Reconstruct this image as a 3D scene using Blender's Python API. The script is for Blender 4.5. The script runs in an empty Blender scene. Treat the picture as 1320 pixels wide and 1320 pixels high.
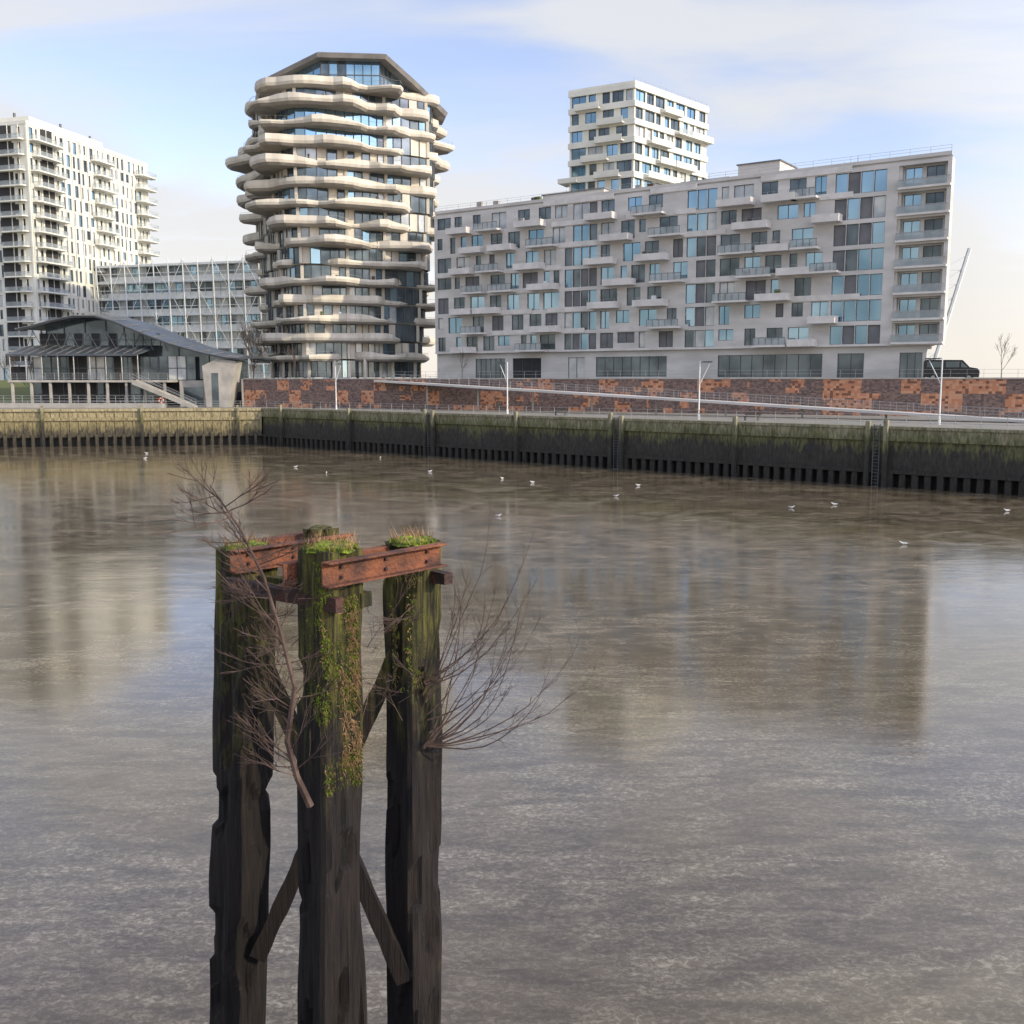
import bpy, math, random
from mathutils import Vector, Matrix, noise
R=random.Random(7)
sc=bpy.context.scene
# ------------------------------------------------------------ materials
def nodes(m):
    m.use_nodes=True; nt=m.node_tree; return nt,nt.nodes,nt.links
def mat(name,col,rough=.7,col2=None,scale=1.0,metal=0,bump=0,bscale=None,stretch=(1,1,1),spec=.5,lo=.35,hi=.65,detail=4,alpha=1):
    m=bpy.data.materials.new(name); nt,N,L=nodes(m); b=N['Principled BSDF']
    b.inputs['Roughness'].default_value=rough; b.inputs['Metallic'].default_value=metal
    b.inputs['Specular IOR Level'].default_value=spec; b.inputs['Alpha'].default_value=alpha
    c2=col2 or tuple(c*.8 for c in col)
    tc=N.new('ShaderNodeTexCoord'); mp=N.new('ShaderNodeMapping'); mp.inputs['Scale'].default_value=stretch
    L.new(tc.outputs['Object'],mp.inputs['Vector'])
    nz=N.new('ShaderNodeTexNoise'); nz.inputs['Scale'].default_value=scale; nz.inputs['Detail'].default_value=detail
    L.new(mp.outputs[0],nz.inputs['Vector'])
    cr=N.new('ShaderNodeValToRGB'); cr.color_ramp.elements[0].position=lo; cr.color_ramp.elements[1].position=hi
    cr.color_ramp.elements[0].color=(*col,1); cr.color_ramp.elements[1].color=(*c2,1)
    L.new(nz.outputs['Fac'],cr.inputs['Fac']); L.new(cr.outputs[0],b.inputs['Base Color'])
    if bump:
        n2=N.new('ShaderNodeTexNoise'); n2.inputs['Scale'].default_value=bscale or scale*4; n2.inputs['Detail'].default_value=3
        L.new(mp.outputs[0],n2.inputs['Vector'])
        bp=N.new('ShaderNodeBump'); bp.inputs['Strength'].default_value=bump; bp.inputs['Distance'].default_value=.05
        L.new(n2.outputs['Fac'],bp.inputs['Height']); L.new(bp.outputs[0],b.inputs['Normal'])
    return m
M={}
M['white']=mat('white_brick',(.62,.585,.535),.85,(.47,.445,.405),.35,bump=.2,bscale=6,detail=8,stretch=(.5,.5,1.6))
M['whiteb']=mat('white_brick_band',(.68,.64,.585),.8,(.54,.51,.465),.6,detail=7)
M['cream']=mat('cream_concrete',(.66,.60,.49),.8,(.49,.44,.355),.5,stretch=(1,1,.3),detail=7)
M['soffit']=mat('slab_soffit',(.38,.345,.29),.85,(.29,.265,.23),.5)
M['pale']=mat('pale_render',(.74,.715,.61),.75,(.62,.60,.51),.2)
M['gA']=mat('window_glass_blue',(.34,.49,.58),.06,(.15,.26,.34),.12,metal=.8,detail=2)
M['gB']=mat('window_glass_dark',(.06,.08,.09),.08,(.15,.185,.20),.3,metal=.5,detail=2)
M['gC']=mat('window_glass_curtain',(.54,.54,.51),.15,(.32,.35,.36),.5,metal=.15)
M['frame']=mat('grey_frame',(.10,.105,.11),.5,(.07,.075,.08),1)
M['panel']=mat('dark_grey_panel',(.12,.12,.125),.6,(.17,.17,.17),.5)
M['core']=mat('interior_dark',(.04,.04,.04),.9)
M['steel']=mat('galvanised_steel',(.40,.40,.385),.5,(.28,.28,.27),3,metal=.2)
M['wsteel']=mat('white_painted_steel',(.72,.73,.70),.5,(.62,.63,.61),1)
M['roofdk']=mat('zinc_roof',(.06,.07,.08),.4,(.10,.115,.125),.4,metal=.3)
M['roofgrey']=mat('roof_edge_grey',(.27,.25,.225),.5,(.20,.185,.17),.6,metal=.1)
M['rail']=mat('railing_glass',(.43,.47,.46),.1,(.34,.38,.38),1,alpha=.5)
M['conc']=mat('concrete',(.42,.39,.34),.85,(.29,.27,.235),.5,bump=.3)
M['bark']=mat('bark',(.07,.05,.038),.9,(.12,.09,.07),8)
M['twig']=mat('twig_bark',(.05,.029,.021),.85,(.11,.07,.052),9)
M['rust']=mat('rusty_steel',(.25,.085,.036),.85,(.06,.026,.018),5,bump=.6,bscale=35,lo=.32,hi=.66,detail=9)
M['drust']=mat('dark_rusty_steel',(.08,.03,.02),.85,(.025,.017,.014),7,bump=.6,bscale=30)
M['moss']=mat('moss',(.24,.30,.02),.95,(.07,.10,.015),22,bump=.8,bscale=60)
M['grass']=mat('lawn_grass',(.10,.13,.035),.95,(.13,.12,.045),.6,bump=.3)
M['dry']=mat('dry_grass',(.38,.22,.11),.9,(.24,.14,.06),6)
M['blk']=mat('black_paint',(.015,.015,.018),.25,(.02,.02,.022),1)
M['rubber']=mat('tyre_rubber',(.02,.02,.02),.85)
M['feather']=mat('white_feather',(.8,.8,.78),.7,(.7,.7,.7),10)
M['fgrey']=mat('grey_feather',(.4,.42,.45),.7)
M['beak']=mat('orange_beak',(.6,.2,.03),.5)
M['orange']=mat('orange_plastic',(.75,.13,.03),.5)

def pile_mat():
    m=bpy.data.materials.new('weathered_pile_wood'); nt,N,L=nodes(m); b=N['Principled BSDF']
    b.inputs['Roughness'].default_value=.85
    g=N.new('ShaderNodeNewGeometry'); mp=N.new('ShaderNodeMapping'); mp.inputs['Scale'].default_value=(24,24,1.7)
    L.new(g.outputs['Position'],mp.inputs[0])
    n=N.new('ShaderNodeTexNoise'); n.inputs['Scale'].default_value=1; n.inputs['Detail'].default_value=9; n.inputs['Roughness'].default_value=.7; L.new(mp.outputs[0],n.inputs['Vector'])
    cr=N.new('ShaderNodeValToRGB'); e=cr.color_ramp.elements
    e[0].position=.40; e[0].color=(.0028,.0019,.0016,1); e[1].position=.82; e[1].color=(.038,.022,.015,1)
    L.new(n.outputs['Fac'],cr.inputs[0])
    sx=N.new('ShaderNodeSeparateXYZ'); L.new(g.outputs['Position'],sx.inputs[0])
    mr=N.new('ShaderNodeMapRange'); mr.inputs[1].default_value=6.7; mr.inputs[2].default_value=8.9; L.new(sx.outputs['Z'],mr.inputs[0])
    n2=N.new('ShaderNodeTexNoise'); n2.inputs['Scale'].default_value=5; n2.inputs['Detail'].default_value=7; n2.inputs['Roughness'].default_value=.7
    mp2=N.new('ShaderNodeMapping'); mp2.inputs['Scale'].default_value=(1.8,1.8,.6); L.new(g.outputs['Position'],mp2.inputs[0]); L.new(mp2.outputs[0],n2.inputs['Vector'])
    ad=N.new('ShaderNodeMath'); ad.operation='MULTIPLY_ADD'; ad.inputs[1].default_value=.46; L.new(mr.outputs[0],ad.inputs[0]); L.new(n2.outputs['Fac'],ad.inputs[2])
    r2=N.new('ShaderNodeValToRGB'); r2.color_ramp.elements[0].position=.62; r2.color_ramp.elements[1].position=.92
    L.new(ad.outputs[0],r2.inputs[0])
    cm=N.new('ShaderNodeValToRGB'); cm.color_ramp.elements[0].color=(.018,.017,.005,1); cm.color_ramp.elements[1].color=(.22,.20,.03,1)
    cm.color_ramp.elements[0].position=.40; cm.color_ramp.elements[1].position=.75; L.new(n.outputs['Fac'],cm.inputs[0])
    mx=N.new('ShaderNodeMixRGB'); L.new(r2.outputs[0],mx.inputs[0]); L.new(cr.outputs[0],mx.inputs[1]); L.new(cm.outputs[0],mx.inputs[2])
    L.new(mx.outputs[0],b.inputs['Base Color'])
    bp=N.new('ShaderNodeBump'); bp.inputs['Strength'].default_value=1; bp.inputs['Distance'].default_value=.045
    L.new(n.outputs['Fac'],bp.inputs['Height']); L.new(bp.outputs[0],b.inputs['Normal'])
    return m
M['pile']=pile_mat()
def quay_mat(name,top,moss,low,zs):
    m=bpy.data.materials.new(name); nt,N,L=nodes(m); b=N['Principled BSDF']; b.inputs['Roughness'].default_value=.8
    g=N.new('ShaderNodeNewGeometry'); sx=N.new('ShaderNodeSeparateXYZ'); L.new(g.outputs['Position'],sx.inputs[0])
    mp=N.new('ShaderNodeMapping'); mp.inputs['Scale'].default_value=(1.2,1.2,.35); L.new(g.outputs['Position'],mp.inputs[0])
    n=N.new('ShaderNodeTexNoise'); n.inputs['Scale'].default_value=.5; n.inputs['Detail'].default_value=8; n.inputs['Roughness'].default_value=.78; L.new(mp.outputs[0],n.inputs['Vector'])
    ad=N.new('ShaderNodeMath'); ad.operation='MULTIPLY_ADD'; ad.inputs[1].default_value=6.0; L.new(n.outputs['Fac'],ad.inputs[0]); L.new(sx.outputs['Z'],ad.inputs[2])
    mr=N.new('ShaderNodeMapRange'); mr.inputs[1].default_value=3.0; mr.inputs[2].default_value=9.0; L.new(ad.outputs[0],mr.inputs[0])
    cr=N.new('ShaderNodeValToRGB'); e=cr.color_ramp.elements; e[0].position=0; e[0].color=(*low,1); e[1].position=1; e[1].color=(*top,1)
    x=e.new(zs-.08); x.color=(low[0]*1.8,low[1]*1.8,low[2]*1.8,1); x=e.new(zs+.08); x.color=(*moss,1); 
    L.new(mr.outputs[0],cr.inputs[0])
    n2=N.new('ShaderNodeTexNoise'); n2.inputs['Scale'].default_value=4; n2.inputs['Detail'].default_value=4; L.new(mp.outputs[0],n2.inputs['Vector'])
    ml=N.new('ShaderNodeMixRGB'); ml.blend_type='MULTIPLY'; ml.inputs[0].default_value=.8; L.new(cr.outputs[0],ml.inputs[1]); 
    c2=N.new('ShaderNodeValToRGB'); c2.color_ramp.elements[0].position=.3; c2.color_ramp.elements[0].color=(.4,.4,.4,1); c2.color_ramp.elements[1].position=.65; c2.color_ramp.elements[1].color=(1.25,1.2,1.1,1)
    L.new(n2.outputs['Fac'],c2.inputs[0]); L.new(c2.outputs[0],ml.inputs[2]); L.new(ml.outputs[0],b.inputs['Base Color'])
    return m
M['quay']=quay_mat('mossy_quay_concrete',(.27,.25,.17),(.11,.115,.045),(.022,.020,.016),.64)
M['quayL']=quay_mat('old_quay_timber',(.36,.31,.19),(.21,.175,.085),(.04,.034,.022),.42)
def brick_mat():
    m=bpy.data.materials.new('patchwork_brick'); nt,N,L=nodes(m); b=N['Principled BSDF']; b.inputs['Roughness'].default_value=.85
    tc=N.new('ShaderNodeTexCoord')
    def snap(v):
        s=N.new('ShaderNodeVectorMath'); s.operation='SNAP'; s.inputs[1].default_value=v
        a=N.new('ShaderNodeVectorMath'); a.operation='MULTIPLY'; a.inputs[1].default_value=(1,0,1); L.new(tc.outputs['Object'],a.inputs[0]); 
        a2=N.new('ShaderNodeVectorMath'); a2.operation='ADD'; a2.inputs[1].default_value=(.013,.5,.007); L.new(a.outputs[0],a2.inputs[0]); L.new(a2.outputs[0],s.inputs[0])
        w=N.new('ShaderNodeTexWhiteNoise'); L.new(s.outputs[0],w.inputs['Vector']); return w
    big=snap((2.3,1,2.1)); mid_=snap((1.1,1,.7)); fine=snap((.3,1,.15)); med=snap((.36,1,.3))
    ad=N.new('ShaderNodeMath'); ad.operation='MULTIPLY_ADD'; ad.inputs[1].default_value=.38; L.new(mid_.outputs[0],ad.inputs[0]); L.new(big.outputs[0],ad.inputs[2])
    gt=N.new('ShaderNodeMath'); gt.operation='GREATER_THAN'; gt.inputs[1].default_value=.80; L.new(ad.outputs[0],gt.inputs[0])
    dk=N.new('ShaderNodeValToRGB'); dk.color_ramp.elements[0].color=(.085,.062,.056,1); dk.color_ramp.elements[1].color=(.23,.15,.12,1); L.new(fine.outputs[0],dk.inputs[0])
    og=N.new('ShaderNodeValToRGB'); og.color_ramp.interpolation='CONSTANT'; e=og.color_ramp.elements; e[0].color=(.17,.08,.05,1); e[1].position=.22; e[1].color=(.43,.19,.10,1); x=e.new(.7); x.color=(.50,.26,.15,1)
    L.new(med.outputs[0],og.inputs[0])
    mx=N.new('ShaderNodeMixRGB'); L.new(gt.outputs[0],mx.inputs[0]); L.new(dk.outputs[0],mx.inputs[1]); L.new(og.outputs[0],mx.inputs[2]); L.new(mx.outputs[0],b.inputs['Base Color'])
    return m
M['brick']=brick_mat()
M['paving']=mat('paving',(.27,.245,.20),.9,(.19,.175,.145),.8)
M['asph']=mat('asphalt_ground',(.13,.13,.12),.9,(.18,.175,.16),.05)
def water_mat():
    m=bpy.data.materials.new('icy_harbour_water'); nt,N,L=nodes(m); b=N['Principled BSDF']
    g=N.new('ShaderNodeNewGeometry')
    def nz(sc_,det,stretch=(1,1,1),rough=.5,dist=0):
        mp=N.new('ShaderNodeMapping'); mp.inputs['Scale'].default_value=stretch; L.new(g.outputs['Position'],mp.inputs[0])
        n=N.new('ShaderNodeTexNoise'); n.inputs['Scale'].default_value=sc_; n.inputs['Detail'].default_value=det; n.inputs['Roughness'].default_value=rough; n.inputs['Distortion'].default_value=dist
        L.new(mp.outputs[0],n.inputs['Vector']); return n
    def ramp(src,p0,c0,p1,c1):
        r=N.new('ShaderNodeValToRGB'); e=r.color_ramp.elements; e[0].position=p0;e[0].color=(*c0,1);e[1].position=p1;e[1].color=(*c1,1); L.new(src,r.inputs[0]); return r
    def mt(op,a,b_=None,c=None):
        n=N.new('ShaderNodeMath'); n.operation=op
        for i,q in enumerate((a,b_,c)):
            if q is None: continue
            if isinstance(q,(int,float)): n.inputs[i].default_value=q
            else: L.new(q,n.inputs[i])
        return n.outputs[0]
    patch=nz(.07,4,(.5,1.6,1),.6,.8)
    worm=nz(8,5,(.8,1.2,1),.78,.8)
    mid=nz(1.3,6,(.40,1.3,1),.68,.4)
    drift=nz(.42,8,(.6,.8,1),.74,.8)
    sx=N.new('ShaderNodeSeparateXYZ'); L.new(g.outputs['Position'],sx.inputs[0])
    far=N.new('ShaderNodeMapRange'); far.inputs[1].default_value=22; far.inputs[2].default_value=64; far.inputs[3].default_value=-.13; far.inputs[4].default_value=.12; L.new(sx.outputs['Y'],far.inputs[0])
    slush=ramp(mt('ADD',patch.outputs[0],far.outputs[0]),.42,(0,0,0),.64,(1,1,1)).outputs[0]
    streak=ramp(mid.outputs[0],.42,(0,0,0),.60,(1,1,1)).outputs[0]
    dr=ramp(drift.outputs[0],.44,(0,0,0),.57,(1,1,1)).outputs[0]
    wm=ramp(worm.outputs[0],.47,(0,0,0),.62,(1,1,1)).outputs[0]
    near=mt('MULTIPLY',wm,mt('MULTIPLY_ADD',streak,.6,.4))
    pt=ramp(patch.outputs[0],.38,(.45,.45,.45),.6,(1,1,1)).outputs[0]
    ice=mt('MULTIPLY',mt('MULTIPLY',near,mt('MULTIPLY_ADD',slush,-.35,.72)),mt('MULTIPLY',pt,mt('MULTIPLY_ADD',dr,.5,.5)))
    base=ramp(mid.outputs[0],.35,(.080,.057,.028),.65,(.150,.115,.066)).outputs[0]
    slc0=ramp(mid.outputs[0],.38,(.65,.65,.65),.64,(1.3,1.3,1.3)).outputs[0]
    slc1=ramp(drift.outputs[0],.38,(.055,.041,.023),.62,(.24,.185,.118)).outputs[0]
    slm=N.new('ShaderNodeMixRGB'); slm.blend_type='MULTIPLY'; slm.inputs[0].default_value=1; L.new(slc1,slm.inputs[1]); L.new(slc0,slm.inputs[2]); slc=slm.outputs[0]
    m1=N.new('ShaderNodeMixRGB'); L.new(mt('MULTIPLY',slush,.9),m1.inputs[0]); L.new(base,m1.inputs[1]); L.new(slc,m1.inputs[2])
    mx=N.new('ShaderNodeMixRGB'); mx.inputs[2].default_value=(.50,.44,.31,1); L.new(ice,mx.inputs[0]); L.new(m1.outputs[0],mx.inputs[1]); L.new(mx.outputs[0],b.inputs['Base Color'])
    rr=mt('ADD',mt('MULTIPLY_ADD',ice,.20,.01),mt('MULTIPLY',mt('MULTIPLY',slush,dr),.12)); L.new(rr,b.inputs['Roughness'])
    b.inputs['IOR'].default_value=1.75
    h=mt('ADD',mt('MULTIPLY',mid.outputs[0],mt('MULTIPLY_ADD',slush,.0055,.0022)),mt('MULTIPLY',worm.outputs[0],.0009))
    h=mt('ADD',h,mt('MULTIPLY',drift.outputs[0],mt('MULTIPLY_ADD',slush,.0055,.0015)))
    s2=N.new('ShaderNodeBump'); s2.inputs['Strength'].default_value=1; s2.inputs['Distance'].default_value=1.0; L.new(h,s2.inputs['Height'])
    L.new(s2.outputs[0],b.inputs['Normal'])
    return m
M['water']=water_mat()

# ------------------------------------------------------------ mesh builder
class MB:
    def __init__(s): s.v=[];s.f=[];s.m=[];s.names=[];s.T=Matrix.Identity(4)
    def mi(s,k):
        if k not in s.names: s.names.append(k)
        return s.names.index(k)
    def add(s,pts,faces,k):
        o=len(s.v); T=s.T
        s.v+= [tuple(T@Vector(p)) for p in pts]; i=s.mi(k)
        for f in faces: s.f.append(tuple(o+a for a in f)); s.m.append(i)
    def box(s,x0,x1,y0,y1,z0,z1,k):
        s.add([(x0,y0,z0),(x1,y0,z0),(x1,y1,z0),(x0,y1,z0),(x0,y0,z1),(x1,y0,z1),(x1,y1,z1),(x0,y1,z1)],
          [(0,3,2,1),(4,5,6,7),(0,1,5,4),(1,2,6,5),(2,3,7,6),(3,0,4,7)],k)
    def prism(s,pts,z0,z1,k):
        n=len(pts); s.add([(x,y,z0) for x,y in pts]+[(x,y,z1) for x,y in pts],
          [tuple(reversed(range(n))),tuple(range(n,2*n))]+[(i,(i+1)%n,n+(i+1)%n,n+i) for i in range(n)],k)
    def tube(s,a,b,r0,r1,k,n=5):
        a=Vector(a);b=Vector(b);d=(b-a)
        if d.length<1e-6: return
        d.normalize(); u=d.orthogonal().normalized(); w=d.cross(u)
        P=[a+(u*math.cos(t)+w*math.sin(t))*r0 for t in [2*math.pi*i/n for i in range(n)]]+[b+(u*math.cos(t)+w*math.sin(t))*r1 for t in [2*math.pi*i/n for i in range(n)]]
        s.add(P,[(i,(i+1)%n,n+(i+1)%n,n+i) for i in range(n)]+[tuple(reversed(range(n))),tuple(range(n,2*n))],k)
    def quad(s,a,b,c,d,k): s.add([a,b,c,d],[(0,1,2,3)],k)
    def rings(s,rings,k,cap=True):
        n=len(rings[0]); P=[p for r in rings for p in r]; F=[]
        for j in range(len(rings)-1):
            for i in range(n): F.append((j*n+i,j*n+(i+1)%n,(j+1)*n+(i+1)%n,(j+1)*n+i))
        if cap: F.append(tuple(reversed(range(n)))); F.append(tuple(range((len(rings)-1)*n,len(rings)*n)))
        s.add(P,F,k)
    def build(s,name,mw=None,smooth=False,parent=None):
        me=bpy.data.meshes.new(name); me.from_pydata(s.v,[],s.f)
        for k in s.names: me.materials.append(M[k])
        me.polygons.foreach_set('material_index',s.m)
        if smooth: me.polygons.foreach_set('use_smooth',[True]*len(s.f))
        me.update(); o=bpy.data.objects.new(name,me); sc.collection.objects.link(o)
        if mw is not None: o.matrix_world=mw
        if parent: o.parent=parent
        return o
def frame(ox,oy,oz,dx,dy):
    l=math.hypot(dx,dy); dx/=l; dy/=l
    return Matrix(((dx,-dy,0,ox),(dy,dx,0,oy),(0,0,1,oz),(0,0,0,1)))
def window(mb,a,b,z0,z1,y,k=None,split=None):
    k=k or R.choices(['gA','gB','gC'],[5,4,1.2])[0]
    tl=R.uniform(-.012,.012)
    mb.add([(a,y+.03+tl,z0),(b,y+.03-tl,z0),(b,y+.03-tl*.5,z1),(a,y+.03+tl*.6,z1)],[(0,1,2,3)],k)
    t=.06
    mb.box(a,a+t,y-.06,y+.01,z0,z1,'frame'); mb.box(b-t,b,y-.06,y+.01,z0,z1,'frame')
    mb.box(a+t,b-t,y-.06,y+.01,z1-t,z1,'frame'); mb.box(a+t,b-t,y-.06,y+.01,z0,z0+t,'frame')
    n=split if split is not None else max(0,int((b-a)/1.1)-0)
    for i in range(1,n):
        x=a+(b-a)*i/n; mb.box(x-t/2,x+t/2,y-.05,y+.012,z0+t,z1-t,'frame')
def wallrow(mb,x0,x1,z0,z1,ops,k,th=.35,head=.45,y=0):
    mb.box(x0,x1,y,y+th,z1-head,z1,k)
    cur=x0
    for o in sorted(ops):
        a,b,sill=o[0],o[1],o[2]
        if a>cur+.01: mb.box(cur,a,y,y+th,z0,z1-head,k)
        if sill>0: mb.box(a,b,y+.003,y+th-.01,z0,z0+sill,k)
        window(mb,a,b,z0+sill,z1-head,y+.2,o[3] if len(o)>3 else None,o[4] if len(o)>4 else None)
        cur=b
    if cur<x1-.01: mb.box(cur,x1,y,y+th,z0,z1-head,k)
def railing(mb,pts,h=1.05,step=2.0,k='steel',rails=(1.05,.7,.35),r=.03):
    for p,q in zip(pts[:-1],pts[1:]):
        p=Vector(p);q=Vector(q);n=max(1,int((q-p).length/step))
        for i in range(n+1):
            c=p.lerp(q,i/n); mb.tube(c,c+Vector((0,0,h)),r,r,k,4)
        for z in rails: mb.tube(p+Vector((0,0,z)),q+Vector((0,0,z)),r*.8,r*.8,k,4)

# ------------------------------------------------------------ ground, water
def sheet(name,pts,z,k):
    mb=MB(); mb.add([(x,y,z) for x,y in pts],[tuple(range(len(pts)))],k); return mb.build(name)
sheet('water',[(-2500,-400),(2500,-400),(2500,1500),(-2500,1500)],0,'water')
BW0=Vector((-44,169)); BW1=Vector((240,33)); 
sheet('upper_ground',[(-3000,206),(-44,206),(-44,169.3),(240,33.3),(3000,33.3),(3000,4000),(-3000,4000)],9.9,'asph')
q0=Vector((-39,160)); qd=Vector((.757,-.653)); q1=q0+qd*190
sheet('promenade_paving',[(-300,112.6),(-39,160.3),(q1.x,q1.y+.3),(240,33),(-44,169),(-44,206),(-300,206)],5.65,'paving')
mb=MB(); mb.quad((-300,182,5.7),(-84,182,5.7),(-84,206.2,9.98),(-300,206.2,9.98),'grass')
mb.add([(-84,182,5.7),(-84,206.2,5.7),(-84,206.2,9.98)],[(0,1,2)],'conc'); mb.build('lawn')
mb=MB(); mb.box(-84,-44,205.9,206.4,5.6,10.1,'conc'); mb.box(-44.3,-43.9,169,205.8,5.6,10.1,'conc'); mb.build('retaining_wall')
mb=MB(); mb.box(-60,60,-40,.5,-3,8.35,'conc'); mb.build('near_quay')

mb=MB(); L_=190
mb.box(0,L_,0,1.2,4.35,5.62,'quay'); mb.box(0,L_,-.12,1.2,5.45,5.72,'quay'); mb.box(0,L_,.25,1.2,1.45,4.35,'quay')
mb.box(0,L_,-.05,.25,1.3,1.6,'quay'); mb.box(0,L_,1.0,1.2,-2,1.45,'quay')
x=.3
while x<L_:
    mb.box(x,x+.55+R.uniform(-.05,.05),R.uniform(-.05,.1),.5,-2,1.5+R.uniform(-.1,.1),'quay'); x+=1.15
x=3.0
while x<L_: mb.box(x,x+.03,-.003,.02,4.36,5.44,'core'); x+=R.uniform(5,8)
for s_ in [5.3,21.1,36.5,38,52.4,66.5,68,82.2,96.2,97.9,112,127,142,157]:
    mb.box(s_-.2,s_+.2,-.5,-.125,-2,6.15+R.uniform(-.15,.2),'quay')
for s_ in [37.25,67.2,97]:
    for dx in(-.3,.3): mb.box(s_+dx-.04,s_+dx+.04,-.2,-.13,-.5,5.9,'frame')
    z=.0
    while z<5.8: mb.box(s_-.3,s_+.3,-.19,-.14,z,z+.05,'frame'); z+=.32
for s_ in [14,29,45,60,75,90,104]:
    mb.box(s_-.2,s_+.2,.18,.24,3.2,3.6,'core'); mb.box(s_-.3,s_+.3,.2,.235,3.1,3.7,'quay')
mb.build('quay_wall',frame(q0.x,q0.y,0,qd.x,qd.y))
lq=frame(-300,112.6,0,261,47.4); LL=math.hypot(261,47.4)
mb=MB(); mb.box(0,LL,0,1.2,1.4,5.3,'quayL'); mb.box(0,LL,-.3,1.2,5.3,5.7,'quayL'); mb.box(0,LL,-.25,0,3.9,4.35,'quayL'); mb.box(0,LL,.6,1.2,-2,1.4,'quay')
x=.2
while x<LL: mb.box(x,x+.4,-.35,.05,-2,1.9+R.uniform(-.2,.2),'quayL'); mb.box(x+.3,x+.5,-.12,0.02,1.9,5.3,'quayL'); x+=1.3
x=6
while x<LL: mb.box(x,x+.35,-.7,-.35,-2,6.2,'quay'); x+=14.2
mb.build('quay_wall',lq)
mb=MB(); railing(mb,[(0,1.0,5.72),(150,1.0,5.72)],1.1,2.2); mb.build('quay_railing',frame(q0.x,q0.y,0,qd.x,qd.y))
mb=MB(); railing(mb,[(180,1.0,5.72),(LL-1,1.0,5.72)],1.1,2.2); mb.build('quay_railing',lq)
bd=(BW1-BW0); bl=bd.length; bF=frame(BW0.x,BW0.y,0,bd.x,bd.y)
mb=MB(); mb.box(0,bl,0,.5,5.5,10.12,'brick'); mb.box(0,bl,-.08,.58,10.12,10.3,'conc'); mb.build('brick_wall',bF)
mb=MB(); railing(mb,[(0,.25,10.3),(150,.25,10.3)],.95,1.8,rails=(.95,.5),r=.022); mb.build('street_railing',bF)
a=Vector((-21,157.0,10.0)); b=Vector((56,101.5,5.75)); d=b-a; rl=math.hypot(d.x,d.y)
mb=MB()
mb.add([(0,0,a.z-.28),(rl,0,b.z-.28),(rl,2.6,b.z-.28),(0,2.6,a.z-.28),(0,0,a.z),(rl,0,b.z),(rl,2.6,b.z),(0,2.6,a.z)],[(0,3,2,1),(4,5,6,7),(0,1,5,4),(1,2,6,5),(2,3,7,6),(3,0,4,7)],'white')
for y in(.08,2.5): railing(mb,[(0,y,a.z),(rl,y,b.z)],1.0,1.8,rails=(1.0,.66,.33),r=.024)
for i in range(1,9):
    t=i/10; z=a.z+(b.z-a.z)*t-.27; mb.tube((rl*t,1.3,5.6),(rl*t,1.3,z),.14,.14,'conc',8)
mb.build('pedestrian_ramp',frame(a.x,a.y,0,d.x,d.y))
def bench(x,y):
    mb=MB()
    for i in range(4): mb.box(-1,1,-.25+i*.13,-.15+i*.13,.42,.46,'bark')
    for xx in(-.8,.75): mb.box(xx,xx+.06,-.22,.25,0,.42,'frame')
    for i in range(2): mb.box(-1,1,.28,.31,.55+i*.18,.68+i*.18,'bark')
    for xx in(-.8,.75): mb.box(xx,xx+.06,.25,.28,.3,.86,'frame')
    mb.build('park_bench',frame(x,y,5.65,.757,-.653))
for x,y in((-12,143),(6,127.5),(26,111.5),(-30,158.5)): bench(x,y)

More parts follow.
